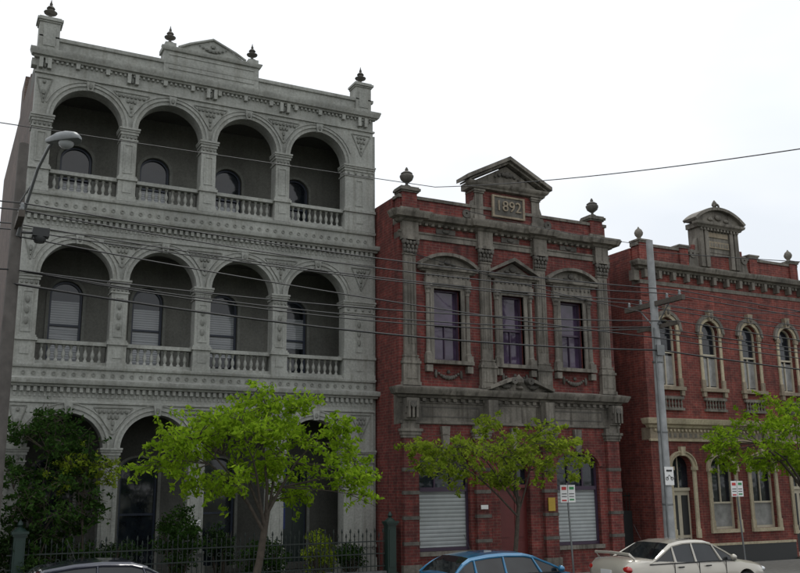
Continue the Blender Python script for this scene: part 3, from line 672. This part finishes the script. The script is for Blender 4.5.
# ================================================================== TREES
def leaves(Pt,c,r,n,sz,rnd,flat=.5):
    for _ in range(n):
        while True:
            q=Vector((rnd.uniform(-1,1),rnd.uniform(-1,1),rnd.uniform(-1,1)))
            if q.length<1: break
        q=q*(.35+.65*q.length)
        p=Vector((c[0]+q.x*r[0],c[1]+q.y*r[1],c[2]+q.z*r[2]))
        nrm=Vector((rnd.gauss(0,1)*flat,rnd.gauss(0,1)*flat,rnd.uniform(.2,1))).normalized()
        u=nrm.cross(Vector((rnd.gauss(0,1),rnd.gauss(0,1),rnd.gauss(0,1)))).normalized(); v=nrm.cross(u)
        s=sz*rnd.uniform(.6,1.3); w=s*.45
        a=p-u*s; b=p+v*w-u*s*.1; d=p+u*s; e=p-v*w-u*s*.1
        Pt.add([tuple(a),tuple(b),tuple(d),tuple(e)],[(0,1,2,3)])
def tree(name,base,fork,clusters,seed,lm,nl,sz,tr=.11,sprig=4):
    rnd=random.Random(seed); E=empty(name); T=P('trunk_and_limbs',E,M['bark'],60); L=P('foliage',E,lm,'leaf')
    b=Vector(base); f=Vector(fork); m=b.lerp(f,.5)+Vector((.06,.05,0))
    T.tube([b,b.lerp(m,.3)+Vector((0,0,0)),m,f],[tr*1.35,tr*1.05,tr*.9,tr*.72],9)
    cen=Vector((sum(c[0] for c in clusters)/len(clusters),sum(c[1] for c in clusters)/len(clusters),sum(c[2] for c in clusters)/len(clusters)))
    limbs=[]
    for k in range(7):
        a=2*pi*k/7+rnd.uniform(-.3,.3)
        ext=max((abs(c[0]-cen.x) for c in clusters)); exy=max((abs(c[1]-cen.y) for c in clusters)); 
        tip=Vector((cen.x+cos(a)*ext*.62,cen.y+sin(a)*exy*.6,cen.z+rnd.uniform(-.1,.55)))
        if k==6: tip=Vector((cen.x,cen.y,cen.z+.9))
        st=b.lerp(f,rnd.uniform(.78,1.0))
        mid=st.lerp(tip,.45)+Vector((0,0,.22+rnd.uniform(0,.2)))
        pts=[st,st.lerp(mid,.5)+Vector((rnd.uniform(-.05,.05),0,.03)),mid,mid.lerp(tip,.5)+Vector((0,rnd.uniform(-.06,.06),.05)),tip]
        T.tube(pts,[tr*.46,tr*.36,tr*.28,tr*.18,tr*.08],7); limbs+=[pts[2],pts[3],pts[4],pts[1]]
    for c in clusters:
        cv=Vector(c[:3]); s=min(limbs,key=lambda q:(q-cv).length+(.5 if q.z>cv.z+.3 else 0)); md=s.lerp(cv,.5)+Vector((rnd.uniform(-.1,.1),rnd.uniform(-.1,.1),rnd.uniform(.0,.14)))
        T.tube([s,md,cv],[tr*.18,tr*.11,.006],5)
        r=c[3]
        for _ in range(3):
            d=Vector((rnd.gauss(0,1),rnd.gauss(0,1),rnd.gauss(0,.5))).normalized()*r; T.tube([md.lerp(cv,.6),cv+d],[.009,.004],4)
        leaves(L,c,(r,r,r*.7),int(nl*(r/.45)**2*rnd.uniform(.6,1.25)),sz,rnd,.75)
        for _ in range(sprig):
            d=Vector((rnd.gauss(0,1),rnd.gauss(0,1),rnd.gauss(0,.6))).normalized(); ln=r*rnd.uniform(.9,1.8)
            e=cv+d*ln; T.tube([cv,cv.lerp(e,.6)+Vector((0,0,.04)),e-Vector((0,0,.05))],[.007,.005,.003],4)
            for q in (.7,.85,1.0): leaves(L,cv.lerp(e,q),(.10,.10,.09),6,sz,rnd,.9)
def crown(rnd,n,x0,x1,yc,yr,top,bot,rr=(.28,.5)):
    out=[]
    while len(out)<n:
        x=rnd.uniform(x0,x1); y=yc+rnd.uniform(-yr,yr)
        cx=(x0+x1)/2; e=((x-cx)/((x1-x0)/2))**2+((y-yc)/yr)**2
        if e>1: continue
        t=(x-x0)/(x1-x0); zt=top(t); zb=bot(t); z=rnd.uniform(zb,zt)
        out.append((x,y,z,rnd.uniform(*rr)))
    return out
def interp(pts):
    def f(t):
        for (a,va),(b,vb) in zip(pts,pts[1:]):
            if t<=b: return va+(vb-va)*(t-a)/(b-a)
        return pts[-1][1]
    return f
r=random.Random(5)
cl=crown(r,90,4.3,9.5,20.2,1.7,interp([(0,3.8),(.2,4.2),(.38,4.8),(.5,5.45),(.6,4.8),(.8,4.3),(1,3.5)]),interp([(0,3.1),(.3,2.7),(.6,2.65),(.85,2.5),(1,2.5)]),(.22,.44))
tree('street_tree',(6.55,20.2,.1),(6.95,20.2,2.3),cl,1,M['leaf'],125,.068,.095)
r=random.Random(9)
cl=crown(r,58,10.6,16.2,20.3,1.6,interp([(0,3.8),(.3,4.3),(.5,4.75),(.7,4.3),(1,3.9)]),interp([(0,3.3),(.3,2.9),(.7,2.9),(1,3.3)]),(.2,.38))
tree('street_tree',(13.55,20.3,.1),(13.9,20.3,2.5),cl,2,M['leaf2'],100,.066,.065)
r=random.Random(12)
cl=crown(r,74,21.6,28.4,20.6,1.8,interp([(0,4.0),(.3,5.1),(.6,5.6),(1,4.6)]),interp([(0,3.6),(.3,3.1),(1,3.1)]),(.25,.46))
tree('street_tree',(25.2,20.6,.1),(25.2,20.6,2.6),cl,3,M['leaf'],110,.07)
r=random.Random(21)
cl=crown(r,70,1.4,3.9,24.15,.8,interp([(0,4.5),(.3,4.95),(.6,4.6),(1,4.0)]),interp([(0,1.0),(1,1.2)]),(.25,.42))
tree('garden_tree',(2.4,24.3,.1),(2.5,24.3,1.5),cl,4,M['leafD'],135,.06,.07)
r=random.Random(22)
cl=crown(r,12,2.9,4.2,24.0,.4,interp([(0,3.7),(1,3.3)]),interp([(0,2.9),(1,2.8)]),(.2,.3))
tree('garden_sapling',(3.5,24.0,.1),(3.5,24.0,2.2),cl,7,M['leaf2'],90,.055,.03)
def shrub(name,c,rx,rz,n,seed,lm,sz=.05):
    rnd=random.Random(seed); E=empty(name); T=P('stems',E,M['bark'],60); L=P('foliage',E,lm,'leaf')
    for _ in range(12):
        a=rnd.uniform(0,2*pi); e=Vector((c[0]+cos(a)*rx*.7,c[1]+sin(a)*rx*.6,c[2]+rnd.uniform(-.3,.7)*rz)); T.tube([(c[0],c[1],.12),((c[0]+e.x)/2,(c[1]+e.y)/2,e.z*.55),e],[.03,.02,.008],5)
    for _ in range(n):
        q=Vector((rnd.gauss(0,1),rnd.gauss(0,1),rnd.gauss(0,1))).normalized()*rnd.uniform(.45,.95)
        leaves(L,(c[0]+q.x*rx,c[1]+q.y*rx*.8,c[2]+q.z*rz),(.2,.2,.15),40,sz,rnd,.8)
shrub('garden_shrub',(5.95,24.3,1.5),.68,.9,85,31,M['leafD'])
shrub('garden_shrub',(7.1,24.4,1.3),.42,.6,34,32,M['leafC'])
shrub('garden_shrub',(9.9,24.3,1.0),.45,.6,36,33,M['leaf2'],.045)
shrub('garden_shrub',(2.3,24.0,1.1),.9,1.0,90,34,M['leafC'])
shrub('garden_shrub',(4.4,24.4,1.0),.7,.6,50,35,M['leafC'])
shrub('garden_hedge',(8.3,24.2,.9),.8,.55,60,36,M['leafD'])
shrub('garden_shrub',(10.9,24.4,.9),.5,.5,36,37,M['leafD'])

# ================================================================== POLES, WIRES, SIGNS
LX=1.2
def utility_pole(x,y,h,mat):
    E=empty('utility_pole'); p=P('pole',E,mat,60); a=P('crossarm',E,M['wood']); s=P('fittings',E,M['steel'],60)
    p.tube([(x,y,0),(x,y,h*.5),(x,y,h)],[.16,.135,.10],14)
    return E,p,a,s
E,p,a,s=utility_pole(18.5,19.75,9.85,M['pole'])
a.box(18.44,18.56,18.55,20.95,7.85,7.99)
a.box(18.56,18.62,18.9,20.6,7.2,7.32)
for y in (18.7,19.2,20.3,20.8): s.lathe(18.5,y,7.99,[(.035,0),(.05,.05),(.03,.08),(.05,.12),(.02,.16)],8)
s.tube([(18.5,19.1,7.88),(18.5,19.65,7.3)],.02,5); s.tube([(18.5,20.4,7.88),(18.5,19.85,7.3)],.02,5)
s.box(18.36,18.64,19.58,19.64,6.4,6.7); s.tube([(18.36,19.66,.2),(18.36,19.66,7.2)],.025,6)
for z in (2.2,4.2,6.2): s.lathe(18.5,19.75,z,[(.153,0),(.157,.02),(.153,.05)],14)
sg=P('bicycle_sign',E,M['signw']); sg.box(18.3,18.62,19.56,19.575,2.75,3.25)
sb=P('bicycle_symbol',E,M['black'])
for xx in (18.37,18.55): sb.ring(xx,2.93,.035,.05,19.55,19.559,0,2*pi,14)
sb.tube([(18.37,19.555,2.93),(18.45,19.555,3.03),(18.55,19.555,2.93)],.008,5); sb.box(18.36,18.56,19.552,19.559,3.12,3.17)
E,p,a,s=utility_pole(LX,19.75,9.95,M['tpole'])
a.box(LX-.06,LX+.06,18.65,20.85,8.05,8.19)
for y in (18.7,19.2,20.3,20.8): s.lathe(LX,y,8.19,[(.035,0),(.05,.05),(.03,.08),(.05,.12),(.02,.16)],8)
E=empty('street_lamp'); s=P('arm',E,M['steel'],60); hd=P('lamp_head',E,M['steel'],50); df=P('diffuser',E,M['lampg'],50)
s.tube([(LX+.02,19.6,7.9),(LX+.1,19.2,8.45),(1.42,18.6,9.05),(1.55,18.1,9.36),(1.62,17.9,9.42)],[.035,.033,.03,.03,.03],8); s.tube([(LX,19.6,8.6),(1.35,18.9,8.8)],.015,6)
def lamp_at(o,d,k=1.3):
    d=Vector(d).normalized(); u=Vector((d.y,-d.x,0)).normalized(); up=Vector((0,0,1))
    secs=[(0,.05,.05),(.10,.09,.08),(.2,.14,.11),(.36,.16,.12),(.5,.13,.09),(.56,.05,.03)]
    vs=[];fs=[];n=12
    for t,w,h in secs:
        for i in range(n):
            a=2*pi*i/n; q=Vector(o)+d*t*k+u*(w*k*cos(a))+up*(h*k*max(sin(a),-.45)); vs.append(tuple(q))
    for j in range(len(secs)-1):
        for i in range(n): q=(i+1)%n; fs.append((j*n+i,j*n+q,(j+1)*n+q,(j+1)*n+i))
    fs+=[tuple(range(n)),tuple(range((len(secs)-1)*n,len(secs)*n))]
    hd.add(vs,fs)
    q=Vector(o)+d*.33*k-up*.07; df.blob(q.x,q.y,q.z,.15,.15,.12,12,6)
lamp_at((1.50,17.95,9.42),(.75,-.66,.0))
E=empty('line_switch_box'); s=P('box',E,M['black'],40); s.box(1.5,1.83,19.6,19.85,7.95,8.13); s.tube([(LX+.02,19.7,8.0),(1.55,19.7,8.02)],.025,6); s.lathe(1.65,19.72,7.83,[(.1,0),(.13,.06),(.13,.12)],10)
E=empty('overhead_wires'); w=P('wires',E,M['wire'],0)
def wire(a,b,sag,r=.015,n=18):
    a=Vector(a);b=Vector(b); w.tube([a.lerp(b,i/n)-Vector((0,0,4*sag*(i/n)*(1-i/n))) for i in range(n+1)],r,4)
for y,sg_ in ((18.7,.20),(19.2,.30),(20.3,.24),(20.8,.16)):
    wire((-25,y,8.5),(LX,y,8.34),.25); wire((LX,y,8.34),(18.5,y,8.14),sg_); wire((18.5,y,8.14),(55,y,8.2),.5)
for y,z in ((18.95,7.3),(20.0,7.3),(20.5,7.3)):
    wire((LX,19.7,z-.1),(18.59,y,z),.28+.1*(y-19),.016); wire((18.59,y,z),(55,y,z),.5,.016); wire((-25,y,z),(LX,19.7,z-.1),.3,.016)
wire((LX,19.65,6.9),(18.5,19.62,6.55),.3,.024); wire((18.5,19.62,6.55),(55,19.6,6.5),.5,.024)
wire((LX,19.65,7.9),(18.5,19.62,6.9),.15,.016); wire((18.5,19.62,6.9),(55,19.6,6.9),.5,.016)
wire((-20,17,9.2),(13.4,23.6,11.95),.05,.012); wire((13.4,23.6,11.95),(13.9,8,8.3),.2,.012)
wire((18.5,19.75,9.7),(14.2,23.45,11.3),.1,.010); wire((18.5,19.6,7.3),(20.3,23.4,7.9),.05,.012); wire((18.5,19.7,9.5),(40,12,9.5),.3,.012)
wire((18.5,19.7,7.6),(12.2,23.4,9.7),.1,.012); wire((18.5,19.7,7.9),(29.4,23.3,9.2),.15,.012)
def parking_sign(x,y,h,lean):
    E=empty('parking_sign'); s=P('post',E,M['steel'],60); s.tube([(x+lean,y,.1),(x,y,h+.05)],.025,8)
    b=P('sign_plate',E,M['signw']); b.box(x-.24,x-.01,y-.04,y-.03,h-.45,h); b.box(x+.01,x+.24,y-.04,y-.03,h-.45,h)
    r=P('sign_legend_red',E,M['signr']); r.box(x-.20,x-.05,y-.045,y-.0405,h-.13,h-.05); r.box(x-.2,x-.05,y-.045,y-.0405,h-.42,h-.38)
    q=P('sign_legend_green',E,M['signg']); q.box(x+.05,x+.20,y-.045,y-.0405,h-.12,h-.05); q.box(x+.05,x+.2,y-.045,y-.0405,h-.40,h-.36)
    k=P('sign_legend_text',E,M['black']); 
    for i in range(2):
        for xx in (-.12,.12): k.box(x+xx-.08,x+xx+.08,y-.045,y-.0405,h-.24-.07*i,h-.22-.07*i)
parking_sign(15.15,19.9,2.78,.12); parking_sign(21.35,19.9,2.85,.15)

# ================================================================== CARS
def car(name,x0,yc,L,Wd,H,paint,kind):
    E=empty(name,(x0,yc,0)); 
    if kind=='sedan':
        st=[(0,.55,.72,.60),(.015,.40,.90,.72),(.05,.30,1.0,.79),(.13,.24,1.03,.83),(.20,.22,1.0,.845),(.35,.2,.96,.85),(.55,.2,.93,.85),(.70,.2,.93,.85),(.78,.22,.90,.84),(.88,.25,.84,.82),(.95,.28,.76,.76),(.985,.32,.66,.66),(1,.42,.56,.55)]
        gh=[(.15,0),(.20,.10),(.27,.27),(.32,.385),(.40,.44),(.48,.45),(.56,.43),(.61,.37),(.68,.19),(.75,.0)]; rear,front=3,6; pil=[.32,.46,.60]
    else:
        st=[(0,.5,.8,.66),(.015,.36,.93,.76),(.05,.28,.98,.81),(.13,.24,.97,.84),(.3,.2,.95,.85),(.55,.2,.93,.85),(.70,.2,.92,.85),(.80,.22,.87,.84),(.89,.25,.78,.81),(.95,.28,.70,.76),(.985,.32,.60,.66),(1,.40,.52,.55)]
        gh=[(.03,0),(.06,.12),(.10,.26),(.15,.37),(.27,.43),(.38,.45),(.50,.43),(.57,.36),(.66,.18),(.74,.0)]; rear,front=3,6; pil=[.17,.36,.55]
    k=Wd/1.7
    B=P('body',E,paint,40); ns=0
    vs=[];fs=[]
    for (t,zb,zt,w) in st:
        w*=k; x=t*L
        half=[(0,zb),(w*.85,zb),(w*.97,zb+.10),(w,(zb+zt)/2-.05),(w*.985,zt-.17),(w*.95,zt-.06),(w*.84,zt),(w*.45,zt+.02),(0,zt+.025)]
        sec=half+[(-a,b) for a,b in half[-2:0:-1]]; ns=len(sec)
        vs+=[(x,a,b) for a,b in sec]
    for j in range(len(st)-1):
        for i in range(ns): q=(i+1)%ns; fs.append((j*ns+i,j*ns+q,(j+1)*ns+q,(j+1)*ns+i))
    fs+=[tuple(range(ns)),tuple(range((len(st)-1)*ns,len(st)*ns))]
    B.add(vs,fs)
    body=B.build(); ALL.remove(B)
    WX=[.19*L,.81*L]; wr=.30
    for wx in WX:
        bpy.ops.mesh.primitive_cylinder_add(radius=wr+.06,depth=Wd+1,vertices=32,location=(0,0,0),rotation=(pi/2,0,0))
        c=bpy.context.object; c.parent=E; c.location=(wx,0,wr+.02)
        m=body.modifiers.new('b','BOOLEAN'); m.operation='DIFFERENCE'; m.object=c; m.solver='EXACT'
        bpy.context.view_layer.update(); dg=bpy.context.evaluated_depsgraph_get()
        me=bpy.data.meshes.new_from_object(body.evaluated_get(dg)); body.modifiers.clear(); body.data=me; bpy.data.objects.remove(c,do_unlink=True)
    Wl=P('wheels',E,[M['tyre'],M['rim']],35); I=P('wheel_housing',E,M['trimb'])
    I.box(.08*L,.92*L,-Wd*.34,Wd*.34,.22,.6)
    for wx in WX:
        for sg in (-1,1):
            yo=sg*(Wd/2-.02); yi=sg*(Wd/2-.22); n=24
            def cyl(r,ya,yb,mi):
                v=[(wx+r*cos(2*pi*i/n),ya,wr+r*sin(2*pi*i/n)) for i in range(n)]+[(wx+r*cos(2*pi*i/n),yb,wr+r*sin(2*pi*i/n)) for i in range(n)]
                Wl.add(v,[(i,(i+1)%n,(i+1)%n+n,i+n) for i in range(n)]+[tuple(range(n)),tuple(range(n,2*n))],mi)
            cyl(wr,yi,yo,0); cyl(wr*.62,yo,yo+sg*.012,1)
            for q in range(6): Wl.blob(wx+.11*cos(q*pi/3),yo+sg*.01,wr+.11*sin(q*pi/3),.03,.012,.03)
    C=P('cabin',E,[M['cargl'],paint],40); vs=[];ns=8
    belt=.93 if kind=='sedan' else .94
    hmax=H-belt
    pts=[(t,belt+h/.45*hmax) for t,h in gh]
    for t,z in pts:
        f=(z-belt)/hmax; wb=.78*k; wt=(.80-.20*f**1.0)*k
        if z-belt<.02: wt=wb
        zz=max(z-.05*f,belt-.03)
        sec=[(-wb,belt-.04),(-(wb+(wt-wb)*.9),zz-.03*f),(-wt*.9,z-.012*f),(-wt*.45,z+.008*f),(wt*.45,z+.008*f),(wt*.9,z-.012*f),((wb+(wt-wb)*.9),zz-.03*f),(wb,belt-.04)]
        vs+=[(t*L,a,b) for a,b in sec]
    for j in range(len(pts)-1):
        for i in range(ns-1):
            roof=i in (1,2,3,4,5) and rear<=j<front
            edge=i in (1,5)
            C.add([vs[j*ns+i],vs[j*ns+i+1],vs[(j+1)*ns+i+1],vs[(j+1)*ns+i]],[(0,1,2,3)],1 if (roof or edge) else 0)
    Pl=P('pillars',E,paint,50)
    def side(t):
        for (a,b) in zip(pts,pts[1:]):
            if a[0]<=t<=b[0]: return a[1]+(b[1]-a[1])*(t-a[0])/(b[0]-a[0])
    for sg in (-1,1):
        for j,t in enumerate(pil):
            z=side(t); f=(z-belt)/hmax; wt=.78+(.60-.78)*.9*f
            Pl.tube([((t+(0,0,.04)[j])*L,sg*.785*k,belt-.03),(t*L,sg*(wt*k+.012),z-.08*f)],[.035 if j!=1 else .03,.022],6)
        Pl.tube([(pts[0][0]*L,sg*.785*k,belt-.01)]+[(t*L,sg*((.78-.162*((z-belt)/hmax))*k+.008),z-.075*(z-belt)/hmax) for t,z in pts[1:-1]]+[(pts[-1][0]*L,sg*.785*k,belt-.01)],.026,6)
    tb=P('black_trim',E,M['trimb'])
    for sg in (-1,1):
        tb.box(.1*L,.86*L,*sorted((sg*.845*k,sg*.862*k)),.52,.57) ; tb.box(.14*L,.74*L,*sorted((sg*.80*k,sg*.83*k)),belt-.035,belt-.01)
        Pl.blob(.70*L,sg*.92*k,.99,.07,.10,.07,10,6)
        for t in (.36,.55): tb.box(t*L-.16,t*L,*sorted((sg*.845*k,sg*.875*k)),.80,.83)
        for t in (.30,.47,.66): tb.box(t*L-.006,t*L+.006,*sorted((sg*.835*k,sg*.853*k)),.35,.90)
    tb.box(.004*L-.05,.02*L,-.6*k,.6*k,.42,.5); tb.box(.985*L,L+.03,-.5*k,.5*k,.36,.46)
    rl=P('rear_lights',E,M['tail']); hl=P('head_lights',E,M['headl'])
    for sg in (-1,1):
        rl.blob(.025*L,sg*.62*k,.80,.09,.17,.09,12,8); hl.blob(.965*L,sg*.58*k,.64,.11,.17,.075,12,8)
    pt=P('number_plate',E,M['signw']); pt.box(-.02,.005,-.19,.19,.66,.78)
    if kind=='sedan':
        Pl.tube([(.07*L,-.66*k,1.03),(.045*L,-.62*k,1.15),(.04*L,0,1.17),(.045*L,.62*k,1.15),(.07*L,.66*k,1.03)],[.03,.035,.035,.035,.03],6)
    tb.tube([(.30*L,.3,H-.02),(.26*L,.32,H+.35)],.006,5)
car('parked_sedan_car',14.85,18.1,4.7,1.7,1.43,M['carW'],'sedan')
car('parked_hatchback_car',9.85,17.8,3.95,1.66,1.36,M['carB'],'hatch')
car('parked_wagon_car',1.35,18.35,4.3,1.72,1.50,M['carN'],'hatch')

for p in ALL: p.build()

# ================================================================== SKY, SUN, CAMERA
w=bpy.data.worlds.new('World'); sc.world=w; w.use_nodes=True; nt=w.node_tree; nt.nodes.clear()
el,az=radians(58),radians(35)
sky=N(nt,'ShaderNodeTexSky'); sky.sky_type='NISHITA'; sky.sun_disc=False; sky.sun_elevation=el; sky.sun_rotation=az
hs=N(nt,'ShaderNodeHueSaturation'); hs.inputs['Saturation'].default_value=.35; nt.links.new(sky.outputs[0],hs.inputs['Color'])
tc=N(nt,'ShaderNodeTexCoord'); mp=N(nt,'ShaderNodeMapping'); mp.inputs['Scale'].default_value=(1,1,2.2); nt.links.new(tc.outputs['Generated'],mp.inputs[0])
nz=N(nt,'ShaderNodeTexNoise'); nz.inputs['Scale'].default_value=1.9; nz.inputs['Detail'].default_value=4; nt.links.new(mp.outputs[0],nz.inputs['Vector'])
cl=ramp(nt,nz.outputs['Fac'],.36,.62,(8.3,8.8,9.4),(10.6,10.7,10.9))
# an overcast sky is brighter overhead than at the horizon
sp=N(nt,'ShaderNodeSeparateXYZ'); nt.links.new(tc.outputs['Generated'],sp.inputs[0])
mr=N(nt,'ShaderNodeMapRange'); mr.inputs['From Min'].default_value=.0; mr.inputs['From Max'].default_value=1.; mr.inputs['To Min'].default_value=.90; mr.inputs['To Max'].default_value=1.55
nt.links.new(sp.outputs[2],mr.inputs['Value'])
vm=N(nt,'ShaderNodeVectorMath',operation='SCALE'); nt.links.new(cl,vm.inputs[0]); nt.links.new(mr.outputs[0],vm.inputs['Scale'])
mx=mixc(nt,.88,hs.outputs[0],vm.outputs[0])
bg=N(nt,'ShaderNodeBackground'); bg.inputs['Strength'].default_value=.1; nt.links.new(mx,bg.inputs[0])
o=N(nt,'ShaderNodeOutputWorld'); nt.links.new(bg.outputs[0],o.inputs[0])
sd=bpy.data.lights.new('sun','SUN'); sd.energy=.9; sd.angle=radians(14); sd.color=(1,.97,.92); so=bpy.data.objects.new('sun',sd); COL.objects.link(so)
S=Vector((sin(az)*cos(el),cos(az)*cos(el),sin(el))); so.rotation_euler=S.to_track_quat('Z','Y').to_euler(); so.location=S*60
f=905.; yaw=radians(27.2); pt=radians(12.4); roll=radians(.5)
fw=Vector((sin(yaw)*cos(pt),cos(yaw)*cos(pt),sin(pt))); rt=Vector((cos(yaw),-sin(yaw),0)); up=rt.cross(fw)
r2=rt*cos(roll)-up*sin(roll); u2=rt*sin(roll)+up*cos(roll)
cd=bpy.data.cameras.new('camera'); cd.sensor_width=36; cd.lens=f/800*36; cd.clip_end=3000; cam=bpy.data.objects.new('camera',cd); COL.objects.link(cam)
mt=Matrix((r2,u2,-fw)).transposed().to_4x4(); mt.translation=Vector((0,0,2.8)); cam.matrix_world=mt; sc.camera=cam
sc.view_settings.view_transform='Standard'; sc.view_settings.look='None'; sc.view_settings.exposure=0
